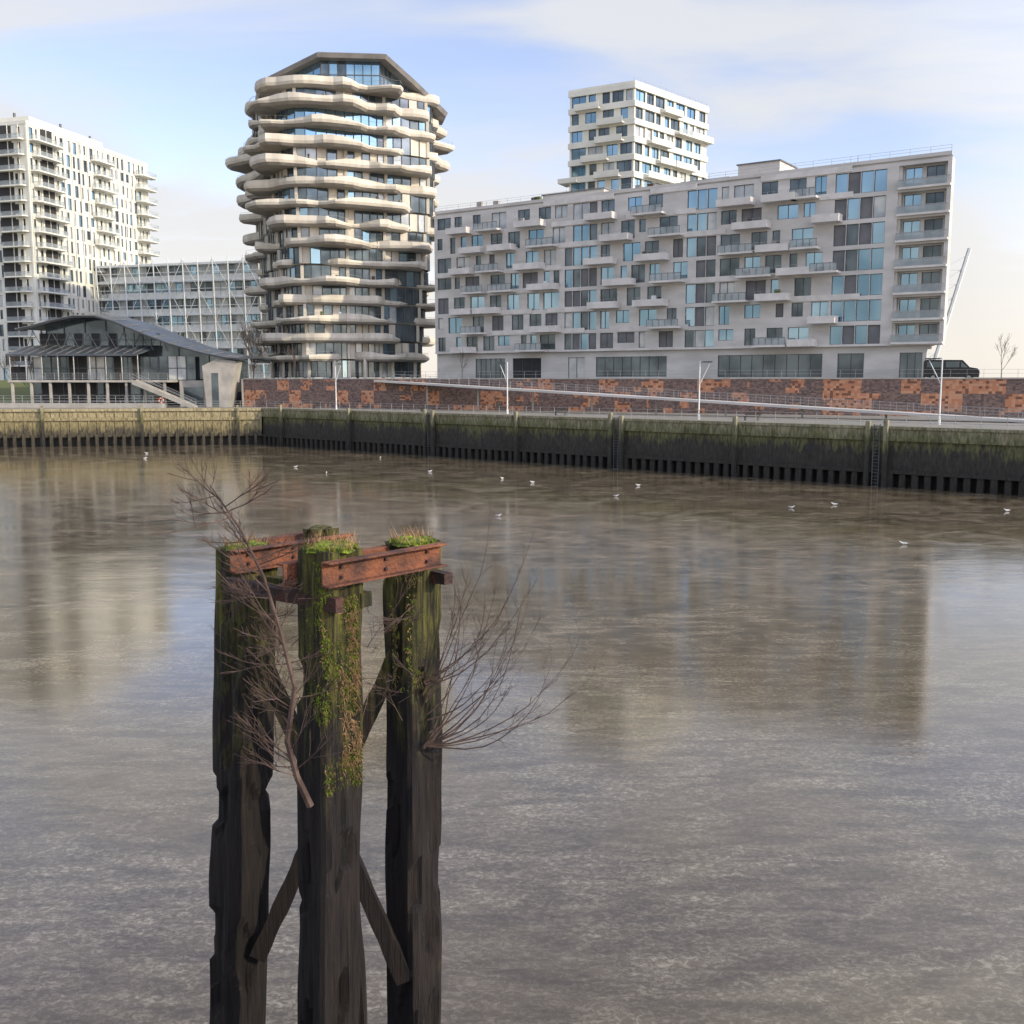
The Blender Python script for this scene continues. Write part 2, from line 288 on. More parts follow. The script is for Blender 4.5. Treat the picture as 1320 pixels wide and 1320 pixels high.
# ------------------------------------------------------------ apartment building (right)
def apartment():
    mb=MB(); L=81.3; g=4.4; fh=3.25; nf=7
    mb.prism([(.1,.42),(74.9,.42),(74.9,1.55),(L-1.2,1.55),(L-6.2,16),(.1,16)],g,g+nf*fh-.01,'core')
    mb.prism([(-.0,.36),(L-.05,.36),(L-5.8,16.2),(-.0,16.2)],g+nf*fh,g+nf*fh+.3,'white')
    mb.box(0,.35,.43,16,0,g+nf*fh-.02,'white')
    mb.prism([(.4,1.3),(L-3,1.3),(L-8,15.5),(.4,15.5)],0,g-.02,'core')
    ops=[(8,14,.3,'gB',6),(15.5,21,.05,'core',3),(26,29,.05,'gC',2),(31,43,.5,'gB',8),(51,66,.4,'gB',9),(68,71.5,.05,'gB',2),(76,78.8,.05,'gB',3)]
    mb.box(0,L-1.5,.6,1.0,g-.5,g-.012,'white')
    wallrow(mb,0,L-2,0,g-.5,ops,'white',y=.6,head=.4)
    mb.prism([(-.02,-.05),(L+.02,-.05),(L+.02,.9),(-.02,.9)],g-.01,g+.28,'whiteb')
    cols=[(7.5,4.2),(12.9,4.6),(21.0,5),(34,4.8),(42,5),(55,5),(60.8,4.6),(64.8,3.6)]
    for f in range(nf):
        z0=g+.28+f*fh-(0.28 if f else 0); z1=g+(f+1)*fh
        ops=[];x=.6
        while x<75:
            bay=[(25.6,31.4),(46,50.6),(67,73.6)]
            inb=[bb for bb in bay if x<bb[1] and x+1.8>bb[0]]
            if inb:
                b0,b1=inb[0]; n=3 if b1-b0<5.5 else 4; w=(b1-b0)/n
                for i in range(n):
                    k=R.choices(['gA','panel','gC','gB'],[6,3,1,1.5])[0]
                    ops.append((b0+i*w+.03,b0+(i+1)*w-.03,.0,k,1))
                x=b1+.6; continue
            w=R.choice([1.1,1.6,2.3,2.3,2.9]); 
            if x+w>74.6: break
            k=R.choices(['gA','gB','gC','panel'],[3,4.2,1,1.2])[0]
            ops.append((x,x+w,R.choice([.1,.1,.85]),k,2 if w>1.5 else 1)); x+=w+R.choice([.7,1.1,1.6,2.2])
        ok=[];last=-1
        for o in sorted(ops):
            if o[0]>last+.02: ok.append(o); last=o[1]
        wallrow(mb,0,75,z0,z1,ok,'white',head=.55)
        zl=z1-.42
        mb.box(75,L,0,1.5,zl,z1-.003,'white'); mb.box(L-.5,L,0,1.5,z0,zl,'white'); mb.box(75,75.3,.36,1.5,z0,zl,'white')
        wallrow(mb,75.35,L-.52,z0,zl-.003,[(75.5,77.6,.05,'gA',2),(78.1,L-1,.05,'gB',2)],'white',y=1.1,head=.2)
        mb.box(75.02,L-.02,-.5,-.003,z0-.15,z0+.12,'whiteb')
        mb.box(75.02,L-.42,-.45,-.41,z0+.12,z0+1.0,'rail'); mb.box(75.02,L-.02,-.48,-.38,z0+1.0,z0+1.07,'steel')
        for (c,w) in cols:
            if R.random()<.10: continue
            st=(1.4 if f%2 else -1.2)+R.uniform(-.4,.4)
            a_=c+st-w/2; b_=a_+w; dep=1.9
            if f==0 and R.random()<.5: continue
            zb=g+f*fh+(.29 if f==0 else 0)
            mb.box(a_,b_,-dep,-.17,zb-.24,zb+.02,'whiteb')
            if R.random()<.66:
                mb.box(a_,b_,-dep,-dep+.12,zb+.02,zb+.72,'whiteb'); mb.box(a_,a_+.12,-dep+.12,-.17,zb+.02,zb+.72,'whiteb'); mb.box(b_-.12,b_,-dep+.12,-.17,zb+.02,zb+.72,'whiteb')
                railing(mb,[(a_,-dep+.06,zb+.7),(b_,-dep+.06,zb+.7)],.35,.9,'steel',(.35,),.02)
            else:
                mb.box(a_+.05,b_-.05,-dep+.05,-dep+.08,zb+.05,zb+1.0,'rail'); mb.box(a_,b_,-dep+.03,-dep+.1,zb+1.0,zb+1.06,'frame')
                n=int(w/.9)
                for i in range(n+1): mb.box(a_+i*(w-.05)/n,a_+i*(w-.05)/n+.05,-dep+.02,-dep+.05,zb,zb+1.0,'frame')
            for q in range(R.choice([0,0,1,2])):
                xx=a_+R.uniform(.3,w-.9); hh=R.uniform(.5,1.3); mb.box(xx,xx+R.uniform(.3,.7),-1.3+q*.3,-.9+q*.3,zb+.02,zb+hh,R.choice(['bark','conc','grass','feather','panel']))
        for i in range(6):
            xa=R.uniform(0,64); xb=xa+R.uniform(5,10)
            mb.box(xa,xb,-.14-.002*i,-.003,z1-.42-.004*i,z1+.3+.004*i,'whiteb')
    zt=g+nf*fh+.3
    mb.box(0,L-.1,.1,.35,zt-.002,zt+.45,'white')
    for xa,xb,hh in [(20,31,1.4),(44,51,.8),(52.5,58.5,2.3),(66,75,.7)]:
        mb.box(xa,xb,2.5,9,zt,zt+hh,'white'); mb.box(xa-.2,xb+.2,2.3,9.2,zt+hh,zt+hh+.15,'panel')
    railing(mb,[(0,.25,zt+.45),(L-.2,.25,zt+.45)],.75,2.4,'steel',(.75,.4),.025)
    for i in range(12):
        xx=R.uniform(3,76); mb.tube((xx,5,zt),(xx,5,zt+R.uniform(1.2,2.6)),.06,.05,'steel',5)
    for i in range(6):
        xx=R.uniform(4,40); mb.box(xx,xx+1.0,.7,1.3,zt,zt+.9+R.random()*.5,R.choice(['grass','conc','bark']))
    return mb.build('apartment_building',frame(-13,176,10,.823,-.567))
apartment()
# ------------------------------------------------------------ sculptural tower
def ptower():
    mb=MB(); N=72; fh=3.25; nf=15; rot=math.radians(-62)
    def outline(f,off):
        pts=[]; t=f/nf
        A=14.1+2.8*min(1,t*1.6)-max(0,t-.85)*1.5; 
        for i in range(N):
            th=2*math.pi*i/N; c=math.cos(th-rot); s=math.sin(th-rot)
            p=4.5; r=A/((abs(c)**p+abs(s)**p)**(1/p))*.95
            q=noise.noise(Vector((math.cos(th)*1.9,math.sin(th)*1.9,f*.21)))*3.0
            q+=noise.noise(Vector((math.cos(th)*3.4+9,math.sin(th)*3.4,f*.95)))*4.4
            k_=round(q/1.9)*1.9
            q=k_*.95+q*.05
            r+=q+off; pts.append((r*math.cos(th),r*math.sin(th)))
        o=[]
        for i in range(N):
            a_=pts[i-1];b_=pts[i];c_=pts[(i+1)%N]; o.append(((a_[0]+4*b_[0]+c_[0])/6,(a_[1]+4*b_[1]+c_[1])/6))
        return o
    def sup(A,p,n):
        pts=[]
        for i in range(n):
            th=2*math.pi*i/n; c=math.cos(th-rot); s=math.sin(th-rot)
            r=A/((abs(c)**p+abs(s)**p)**(1/p))*.97; pts.append((r*math.cos(th),r*math.sin(th)))
        return pts
    def inner(f):
        t=f/nf; return sup(12.2+2.6*min(1,t*1.6)-max(0,t-.85)*3,5.5,64)
    for f in range(nf+1):
        z=f*fh+.6
        inn=inner(f)
        if f<nf:
            for i in range(64):
                (xa,ya),(xb,yb)=inn[i],inn[(i+1)%64]; k=R.choices(['gA','gB','gC','cream'],[1.2,7,1,1.6])[0]
                blue=(12<=f<=13 and math.sin(2*math.pi*i/64)<-.85)
                if blue: k='gA'
                mb.quad((xa,ya,z),(xb,yb,z),(xb,yb,z+fh-.3),(xa,ya,z+fh-.3),k)
                mb.tube((xa*1.005,ya*1.005,z),(xa*1.005,ya*1.005,z+fh-.3),.09,.09,'frame',4)
                if i%5==0 and not blue: mb.tube((xa*1.01,ya*1.01,z),(xa*1.01,ya*1.01,z+fh-.3),.35,.35,'cream',4)
        if f==0: 
            continue
        rings=[]
        prof=[(-6,0),(-.3,0),(-.28,'h'),(0,'h2'),(.10,.35),(-.10,-.10),(-.75,-.48),(-6,-.48)]
        offs={p[0]:outline(f,p[0]) for p in prof}
        for p in prof:
            o=offs[p[0]]; ring=[]
            for i in range(N):
                th=2*math.pi*i/N
                hh=.85+1.1*noise.noise(Vector((math.cos(th)*2.6,math.sin(th)*2.6+5,f*1.7)))
                hh=max(.35,min(1.2,hh+.05))
                zz=hh if p[1]=='h' else hh+.03 if p[1]=='h2' else min(p[1],hh*.5) if p[1]==.35 else p[1]
                ring.append((o[i][0],o[i][1],z+zz))
            rings.append(ring)
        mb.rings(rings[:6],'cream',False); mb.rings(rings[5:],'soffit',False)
        ro=outline(f,-.2)
        for i in range(0,N):
            p,q=ro[i],ro[(i+1)%N]; mb.tube((*p,z+1.2),(*q,z+1.2),.025,.025,'steel',3)
            if i%2==0: mb.tube((*p,z+.3),(*p,z+1.2),.02,.02,'steel',3)
            if R.random()<.06:
                u=Vector(p)*.93; mb.tube((u.x,u.y,z),(u.x,u.y,z+R.uniform(.8,1.9)),.25,.3,R.choice(['bark','panel','grass','feather']),6)
    for i in range(16):
        th=2*math.pi*i/16; mb.tube((14*math.cos(th),14*math.sin(th),0),(14*math.cos(th),14*math.sin(th),3.8),.3,.3,'cream',8)
    zt=nf*fh+.6; H=5.5
    oc=[(-1.4,-15.5,H),(10.0,-14.8,H-.1),(14.8,-9,H-3.2),(19.4,-2,H-6.4),(18,8,H-5.5),(8,17,H-1),(-5,17,H-1),(-16.5,3,H-3.8),(-13,-8,H-2.6)]
    n=len(oc)
    for i in range(n):
        a_=oc[i];b_=oc[(i+1)%n]; S=7
        for j in range(S):
            xa,ya,za=[a_[q]+(b_[q]-a_[q])*j/S for q in range(3)]; xb,yb,zb=[a_[q]+(b_[q]-a_[q])*(j+1)/S for q in range(3)]
            xa*=.88;ya*=.88;xb*=.88;yb*=.88
            mb.quad((xa,ya,zt),(xb,yb,zt),(xb,yb,zt+max(.1,zb)),(xa,ya,zt+max(.1,za)),'gA' if R.random()<.8 else 'gB')
            mb.tube((xa,ya,zt),(xa,ya,zt+max(.2,za)),.11,.11,'frame',4)
            if min(za,zb)>2.7: mb.tube((xa*1.003,ya*1.003,zt+2.6),(xb*1.003,yb*1.003,zt+2.6),.1,.1,'frame',4)
    def ring(s_,dz): return [(x*s_,y*s_,zt+(z if s_>.8 else H-(H-z)*.35)+dz) for x,y,z in oc]
    mb.rings([ring(.5,-.4),ring(.9,-.6),ring(1.0,-.6),ring(1.02,.1),ring(.95,.5),ring(.5,.5)],'roofgrey',True)
    for x in(-1,1.5,2): mb.tube((x+3,0,zt+H),(x+3,0,zt+H+1.4),.2,.2,'steel',6)
    mb.build('residential_tower',Matrix.Translation((-31.5,197,9.9)))
ptower()
# ------------------------------------------------------------ left tower block
def lblock():
    mb=MB(); fh=3.24; nf=17; Htot=nf*fh
    c=Vector((-105,230)); F1=frame(c.x,c.y,9.9,.225,.974); F2=frame(-135,240,9.9,.949,-.316)
    for F,L in((F1,46),(F2,31.6)):
        mb.T=F
        mb.box(.4,L-.4,.45,8,0,Htot-.01,'core')
        for f in range(nf):
            z0=f*fh;z1=z0+fh; ops=[];x=.8
            while x<L-1.6:
                w=R.choice([.8,.8,1.3]); ops.append((x,x+w,R.choice([.1,.1,.7]),R.choices(['gB','gA','gC'],[3,2,2.5])[0],1)); x+=w+R.choice([.8,1.0,1.5])
            wallrow(mb,0,L,z0,z1,ops,'pale',head=.5)
            mb.box(0,L,-.06,-.001,z1-.12,z1+.0,'pale')
        x=.35
        while x<L: mb.box(x,x+.16,-.22,-.065,3.5,Htot,'pale'); x+=2.9
        mb.box(-.05,L+.05,-.1,.4,Htot,Htot+.7,'pale')
    def balc(F,a,b,z,dep,k='pale'):
        mb.T=F
        pts=[(a,-.23),(a+.1,-dep*.7),(a+.6,-dep),(b-.6,-dep),(b-.1,-dep*.7),(b,-.23)]
        mb.prism(pts[::-1],z-.15,z+.15,k)
        for p,q in zip(pts[:-1],pts[1:]):
            mb.quad((*p,z+.15),(*q,z+.15),(*q,z+1.0),(*p,z+1.0),'rail'); mb.tube((*p,z+1.02),(*q,z+1.02),.05,.05,'steel',4)
    for f in range(1,nf):
        z=f*fh
        balc(F1,.5+(f%2)*.8,9.5+(f%3)*.9,z,2.0); 
        if f not in(9,): balc(F1,22+(f%2),29+(f%3)*.7,z,1.9)
        balc(F1,40,45.5+(1.5 if f>7 else 0),z,2.4 if f>9 else 1.4)
        balc(F2,24,31,z,1.4)
    mb.T=Matrix.Identity(4)
    mb.prism([(-105.4,230.6),(-95.3,274),(-124,281),(-134.3,240.3)],9.9+Htot-.05,9.9+Htot+.3,'pale')
    mb.prism([(-107,236),(-101,262),(-115,266),(-121,240)],9.9+Htot+.3,9.9+Htot+3,'pale')
    for p in((-112,240),(-106,250),(-104,262)): mb.tube((*p,9.9+Htot+3),(*p,9.9+Htot+4.6),.3,.3,'frame',6)
    mb.build('apartment_tower')
lblock()
# ------------------------------------------------------------ white tower behind
def wtower():
    mb=MB(); fh=3.3; nf=17; H=nf*fh
    Fl=frame(11.5,212,9.9,12,-7); Fr=frame(23.5,205,9.9,17.5,19); Ll=13.9; Lr=25.8
    for F,L,s in((Fl,Ll,0),(Fr,Lr,1)):
        mb.T=F
        mb.box(.4,L-.1,.5,10,0,H-.01,'core')
        for f in range(nf):
            z0=f*fh;z1=z0+fh;ops=[];x=.4
            while x<L-1.5:
                w=R.choice([1.6,2.4,3.2]); w=min(w,L-.4-x); ops.append((x,x+w,.75,R.choices(['gA','gB','gC'],[5,3,1.5])[0],max(1,int(w/1.2)))); x+=w+R.choice([.5,.8,1.4])
            wallrow(mb,0,L,z0,z1,ops,'pale',head=.5)
            mb.box(-.2,L+.2,-.35,-.004,z1-.5,z1+.55,'pale')
            if f>0:
                for i in range(2 if s else 1):
                    a_=R.uniform(0,L-7); b_=a_+R.uniform(5,9 if s else 6); b_=min(b_,L+1.0)
                    dp=1.5+.01*i
                    mb.box(a_,b_,-dp,-.36,z0-.2-.01*i,z0+.07+.01*i,'pale'); mb.box(a_,b_,-dp+.002,-dp+.1,z0+.1,z0+1.0,'pale' if R.random()<.7 else 'rail')
                if s==0 and f<13: mb.box(-2.2,2,-.9,-.36,z0-.45,z0+.5,'pale')
        mb.box(-.2,L+.2,-.2,.4,H,H+.9,'pale')
    mb.T=Fr; mb.box(.3,Lr-.3,.45,12,H,H+.3,'pale'); railing(mb,[(0,.2,H+.9),(Lr,.2,H+.9)],.7,2,'steel',(.7,),.03)
    mb.T=Matrix.Identity(4)
    for f in range(1,13):
        z=9.9+f*fh; mb.prism([(9.4,213.4),(11.5,211.6),(13.5,215),(11.2,217)],z-.3,z+.6,'pale')
    mb.build('apartment_tower')
wtower()
# ------------------------------------------------------------ office building
def office():
    mb=MB(); F=frame(-99,252,9.9,52,-16); L=56; mb.T=F; H=27.0; nf=7; fh=H/nf
    mb.box(0,L,1.2,20,0,H+.2,'wsteel')
    for f in range(nf+1):
        z=f*fh; o=-.1-.12*f
        mb.box(-.6-f*.3,L+.5,o,1.25,z-.25,z+.25,'wsteel')
        if f<nf:
            for i in range(int(L/2)):
                x=i*2; mb.box(x,x+.12,.9,1.19,z+.25,z+fh-.25,'pale')
                mb.box(x+.12,x+2,1.08,1.16,z+1.5,z+fh-.25,R.choices(['gB','gC','gA'],[2,4,2])[0])
            mb.box(0,L,1.0,1.17,z+.25,z+1.5,'wsteel')
    n=14
    def yy(z): return -.75-1.0*z/28
    for i in range(n+1):
        x=i*L/n; mb.tube((x,yy(0),0),(x,yy(H+1.4),H+1.4),.15,.15,'wsteel',5)
    for f in range(1,nf*2+2):
        z=f*fh/2; 
        if z<H+1.5: mb.tube((-.6,yy(z),z),(L,yy(z),z),.07,.07,'wsteel',4)
    for i in range(n):
        for j in range(4):
            x0=i*L/n;x1=(i+1)*L/n; za=j*7;zb=za+7
            if (i+j)%2: za,zb=zb,za
            mb.tube((x0,yy(za)-.02,za),(x1,yy(zb)-.02,zb),.06,.06,'wsteel',4)
    mb.build('office_building')
office()
# ------------------------------------------------------------ pavilion
def pavilion():
    mb=MB(); 
    F=frame(-79,171,5.65,1,-.03); mb.T=F
    prof=[(-1,12.6),(2,13.2),(5,14.0),(8.5,14.7),(12,14.7),(15,13.9),(19,12.2),(24,10.3),(29,8.9),(33,8.1),(35.5,7.9)]
    ys=[-3.5,2,9,16]
    th=.35
    P=[];Fc=[]
    n=len(prof)
    for yi,y in enumerate(ys):
        lift=[.0,.35,.5,.1][yi]
        for (x,z) in prof: P.append((x,y,z+lift))
    for yi in range(len(ys)-1):
        for i in range(n-1):
            a_=yi*n+i; Fc.append((a_,a_+1,a_+n+1,a_+n))
    o=len(P); P2=P+[(x,y,z-th) for x,y,z in P]; F2=Fc+[tuple(o+q for q in reversed(f)) for f in Fc]
    m=len(ys)-1
    for i in range(n-1): F2.append((i,o+i,o+i+1,i+1)); F2.append((m*n+i,m*n+i+1,o+m*n+i+1,o+m*n+i))
    for yi in range(m): F2.append((yi*n,(yi+1)*n,o+(yi+1)*n,o+yi*n)); F2.append((yi*n+n-1,o+yi*n+n-1,o+(yi+1)*n+n-1,(yi+1)*n+n-1))
    mb.add(P2,F2,'roofdk')
    for i in range(n-1):
        (xa,za),(xb,zb)=prof[i],prof[i+1]
        for t in(0,.5):
            x=xa+(xb-xa)*t; z=za+(zb-za)*t; mb.tube((x,-3.55,z+.04),(x,2,z+.4),.06,.06,'roofgrey',4)
    for (xa,za),(xb,zb) in zip(prof[:-1],prof[1:]):
        mb.tube((xa,-3.6,za-.1),(xb,-3.6,zb-.1),.12,.12,'frame',5)
    for x in(0,3,6,9,12,15,18):
        mb.tube((x,-2.5,9.2),(x+1.5,-2.8,12.2),.06,.06,'frame',4); mb.tube((x+3,-2.5,9.2),(x+1.5,-2.8,12.2),.06,.06,'frame',4)
    mb.add([(-2,-5,8.5),(19,-5,8.5),(21,0,10.0),(-.5,0,10.0),(-2,-5,8.2),(19,-5,8.2),(21,0,9.7),(-.5,0,9.7)],[(0,1,2,3),(7,6,5,4),(0,4,5,1),(1,5,6,2),(2,6,7,3),(3,7,4,0)],'roofdk')
    for i in range(14): 
        x=-1.6+i*1.55; mb.tube((x,-5.02,8.52),(x+.9,-.05,10.04),.04,.04,'roofgrey',4)
    def hall(x0,x1,y,z0,zt,n,ks=('gB','gB','gA')):
        for i in range(n):
            a_=x0+(x1-x0)*i/n; b_=x0+(x1-x0)*(i+1)/n
            mb.box(a_,b_,y,y+.08,z0,zt,R.choice(ks)); mb.box(a_-.06,a_+.06,y-.1,y-.005,z0,zt,'frame')
        mb.box(x0,x1,y-.12,y-.101,(z0+zt)/2-.06,(z0+zt)/2+.06,'frame')
    hall(0,27,-.3,4.4,8.2,18,('gB','gB','core','gC')); hall(1,21,.6,9.9,12.0,14,('gB','core','gB'))
    for (xa,za),(xb,zb) in zip(prof[:-1],prof[1:]):
        if xa>=1: mb.quad((xa,.8,4.5),(xb,.8,4.5),(xb,.8,zb-.1),(xa,.8,za-.1),'gB'); mb.tube((xa,.7,4.5),(xa,.7,za-.2),.09,.09,'frame',4)
    mb.box(0,30,1.2,15,0,7.5,'core')
    mb.box(-2,24,-5,.0,4.0,4.35,'conc'); railing(mb,[(-2,-4.9,4.35),(24,-4.9,4.35)],1.1,1.5,'steel',(1.1,.8,.5,.25),.03)
    for i in range(9): x=-1.6+i*3.1; mb.box(x,x+.35,-4.8,-4.45,0,4.0,'conc')
    for i in range(9): x=-1.6+i*2.6; mb.tube((x,-4.7,4.35),(x,-4.7,8.3),.09,.09,'steel',6)
    hall(0,22,-1.5,0,4.0,12,('gB','core'))
    railing(mb,[(-3,-7.5,.7),(24,-7.5,.7)],1.2,1.5,'steel',(1.2,.8,.4),.035)
    mb.box(-3,24,-7.6,-5.2,0,.7,'conc')
    for i in range(7):
        x=0+i*2.8; mb.tube((x,-6.3,.7),(x,-6.3,1.4),.04,.04,'frame',6); mb.tube((x,-6.3,1.4),(x,-6.3,1.45),.4,.4,'bark',10)
    for i in range(20):
        x=19+i*.48; z=4.35-i*.215; mb.box(x,x+.5,-6.9,-5.05,max(0,z-.5),z,'conc')
    for y in(-6.93,-5.03):
        for zz in(1.0,.5): mb.tube((19,y,4.35+zz),(28.6,y,.2+zz),.04,.04,'steel',4)
        mb.add([(19,y-.05,3.7),(28.8,y-.05,-.3),(28.8,y-.05,.3),(19,y-.05,4.5)],[(0,1,2,3)],'conc')
    mb.add([(29.5,-3,0),(33,-3,0),(34.5,-3,7.4),(31.5,-3,7.8),(29.0,-3,6.6),(29.5,1,0),(33,1,0),(34.5,1,7.4),(31.5,1,7.8),(29.0,1,6.6)],
       [(0,1,2,3,4),(9,8,7,6,5),(0,5,6,1),(1,6,7,2),(2,7,8,3),(3,8,9,4),(4,9,5,0)],'conc')
    mb.box(30.5,31.6,-3.05,-3.005,.1,5.5,'gB'); mb.box(24.5,29.0,-1.0,-.6,0,4.3,'conc'); mb.box(25.2,28.4,-1.05,-1.005,.2,3.2,'gB')
    mb.build('waterfront_pavilion')
pavilion()

# ------------------------------------------------------------ trees
def branch(mb,p,d,l,r,dep,k,spread=.6,up=.1,rr=None,n=4,thin=.62):
    rr=rr or R; p=Vector(p); d=Vector(d).normalized(); seg=3
    for i in range(seg):
        q=p+d*l/seg; mb.tube(p,q,r*(1-.25*i/seg),r*(1-.25*(i+1)/seg),k,n); p=q
        d=(d+Vector((rr.uniform(-1,1),rr.uniform(-1,1),rr.uniform(-.6,1)+up))*.13).normalized()
        if dep>0 and i>0:
            for _ in range(rr.choice([1,2])):
                nd=(d+Vector((rr.uniform(-1,1),rr.uniform(-1,1),rr.uniform(-.5,.8)+up))*spread).normalized()
                branch(mb,p,nd,l*rr.uniform(.55,.8),r*thin,dep-1,k,spread,up,rr,n,thin)
    if dep>0: branch(mb,p,d,l*.75,r*.72,dep-1,k,spread,up,rr,n,thin)
def tree(x,y,z,h,seed,dep=4,k='bark',rk=.011):
    rr=random.Random(seed); mb=MB(); branch(mb,(0,0,0),(0,0,1),h*.32,h*rk,dep,k,.75,.25,rr,3,.55); mb.build('bare_tree',Matrix.Translation((x,y,z)))
tree(-82,178,5.7,9,1); tree(-86,186,6.5,10,2); tree(-92,190,7,9,3); tree(-79,183,5.7,8,8); tree(-97,188,7,8,12)
tree(-45,180,9.9,11,4); tree(-42,186,9.9,12,5); tree(-47,188,9.9,10,6); tree(-36,172,9.9,7,9,3)
tree(59,124.5,9.9,6,7,4,'bark',.009); tree(-50,215,9.9,14,10); tree(-8,166,9.9,6,11,3)
# ------------------------------------------------------------ lamp posts
def lamp(x,y,z,h,lean):
    mb=MB(); mb.tube((0,0,0),(0,0,.6),.15,.13,'wsteel',8); mb.tube((0,0,.6),(0,0,h),.09,.065,'wsteel',8)
    mb.tube((0,0,h*.60),(lean*1.3,0,h*.98),.05,.04,'wsteel',6); mb.tube((0,0,h),(lean*1.3,0,h*.98),.05,.05,'wsteel',6)
    mb.box(min(lean*.2,lean*1.6),max(lean*.2,lean*1.6),-.14,.14,h*.98,h*.98+.13,'frame'); mb.build('street_lamp',frame(x,y,z,.757,-.653))
for x,y,h,l in [(-26.3,154,6.8,1),(-.6,133.5,6.6,-1),(20.8,114.5,6.4,1),(42,101,6.5,-1)]: lamp(x,y,5.65,h,l)
# ------------------------------------------------------------ van
def van():
    mb=MB(); prof=[(-2.5,.35),(2.45,.35),(2.5,.95),(2.3,1.2),(1.6,1.35),(.95,2.05),(-2.35,2.1),(-2.5,1.9)]
    def ringy(y,s): return [(x,y,.35+(z-.35)*s if z>1.3 else z) for x,z in prof]
    mb.rings([ringy(-.85,.94),ringy(-.93,.97),ringy(.93,.97),ringy(.85,.94)],'blk')
    for y in(-.94,.90): 
        mb.add([(.85,y,1.3),(1.45,y,1.3),(.85,y,1.85)],[(0,1,2)],'gB'); mb.box(-.5,.7,y,y+.03,1.3,1.85,'gB'); mb.box(-2.2,-.7,y,y+.03,1.3,1.85,'gB')
    mb.add([(1.58,-.8,1.42),(1.58,.8,1.42),(1.0,.8,2.0),(1.0,-.8,2.0)],[(0,1,2,3)],'gC')
    for x in(-1.6,1.6):
        for y in(-.9,.9): mb.tube((x,y-.12,.35),(x,y+.12,.35),.35,.35,'rubber',16); mb.tube((x,y-.14,.35),(x,y+.14,.35),.18,.18,'steel',10)
    mb.box(2.48,2.53,-.75,-.45,.75,.95,'feather'); mb.box(2.48,2.53,.45,.75,.75,.95,'feather')
    mb.build('black_van',frame(53.5,125.8,9.9,.9,-.43)@Matrix.Scale(1.25,4))
van()
mb=MB()
for o in(0,3):
    mb.tube((o,0,0),(o+5,0,19),.3,.3,'wsteel',6)
for i in range(9): 
    mb.tube((i*.52,0,i*2),(3+i*.52,0,i*2),.12,.12,'wsteel',4); mb.tube((i*.52,0,i*2),(3+(i+1)*.52,0,(i+1)*2),.1,.1,'wsteel',4)
mb.build('steel_lattice_mast',Matrix.Translation((58.3,152,9.9)))
mb=MB(); mb.tube((0,0,0),(0,0,1.5),.05,.05,'steel',6)
for i in range(16):
    a0=2*math.pi*i/16;a1=2*math.pi*(i+1)/16; mb.tube((.35*math.cos(a0),-.08,1.2+.35*math.sin(a0)),(.35*math.cos(a1),-.08,1.2+.35*math.sin(a1)),.08,.08,'orange' if i%4 else 'feather',6)
mb.build('lifebuoy_stand',Matrix.Translation((-54,158.6,5.7)))
# ------------------------------------------------------------ gulls
def gull_mesh():
    mb=MB(); prof=[(-.20,.02,.09),(-.12,.055,.085),(0,.075,.08),(.10,.06,.10),(.155,.04,.15),(.19,.042,.185),(.225,.032,.19),(.25,.008,.185)]
    rings=[[(x,r*math.cos(t),zc+r*math.sin(t)*.9) for t in [2*math.pi*i/10 for i in range(10)]] for x,r,zc in prof]
    mb.rings(rings,'feather')
    for s in(-1,1):
        mb.add([(.08,s*.06,.13),(-.05,s*.085,.12),(-.27,s*.03,.12),(-.05,s*.035,.17),(-.05,s*.075,.06)],[(0,1,2,3),(0,4,2,1)],'fgrey')
    mb.add([(-.18,-.03,.09),(-.18,.03,.09),(-.29,.04,.1),(-.29,-.04,.1)],[(0,1,2,3)],'feather')
    mb.tube((.245,0,.185),(.30,0,.175),.011,.003,'beak',5)
    for s in(-1,1): mb.tube((0,s*.03,0),(0,s*.03,.06),.006,.006,'beak',4)
    return mb
gm=gull_mesh().build('seagull',Matrix.Translation((-25,118,0.0)),True)
for X,Y in [(-50,140),(-47,131),(-17,132),(-20,110),(-9,112),(-1,104),(2,100),(9,88),(12,97),(22,80),(26,82),(38,78),(41,72),(24,62),(-1,75)]:
    o=bpy.data.objects.new('seagull',gm.data); o.location=(X,Y,0); o.rotation_euler=(0,0,R.uniform(0,6.28)); sc.collection.objects.link(o)

# ------------------------------------------------------------ timber dolphin
dol=bpy.data.objects.new('timber_mooring_dolphin',None); sc.collection.objects.link(dol)
def pile(name,top,bot,s,rot,seed):
    top=Vector(top);bot=Vector(bot); n=32; K=180; rings=[]
    for j in range(K+1):
        t=j/K; c=bot.lerp(top,t); ring=[]
        for i in range(n):
            th=2*math.pi*i/n; p=8; cc=math.cos(th);ss=math.sin(th); r=(s/2)/((abs(cc)**p+abs(ss)**p)**(1/p))
            g=noise.noise(Vector((cc*3+seed,ss*3,c.z*.9)))*.02+noise.noise(Vector((cc*9+seed,ss*9,c.z*2.2)))*.016
            er=noise.noise(Vector((cc*1.3+seed*3,ss*1.3,c.z*1.7)))
            if er>.22: g-=min(.045,(er-.22)*1.0)
            r+=g; x=r*math.cos(th);y=r*math.sin(th)
            cr_,sr=math.cos(rot),math.sin(rot)
            zz=c.z+(noise.noise(Vector((x*9,y*9,seed)))*.05 if j==K else 0)
            ring.append((c.x+x*cr_-y*sr,c.y+x*sr+y*cr_,zz))
        rings.append(ring)
    mb=MB(); mb.rings(rings,'pile'); return mb.build(name,None,False,dol)
rot=math.radians(49)
def ext(top,low):
    top=Vector(top);low=Vector(low);k=(top.z+1.5)/(top.z-low.z); return top+(low-top)*k
Pf=(-1.235,6.9,8.86);Pl=(-2.03,7.74,8.72);Pr=(-.75,7.64,8.78);Pb=(-1.57,8.32,8.80)
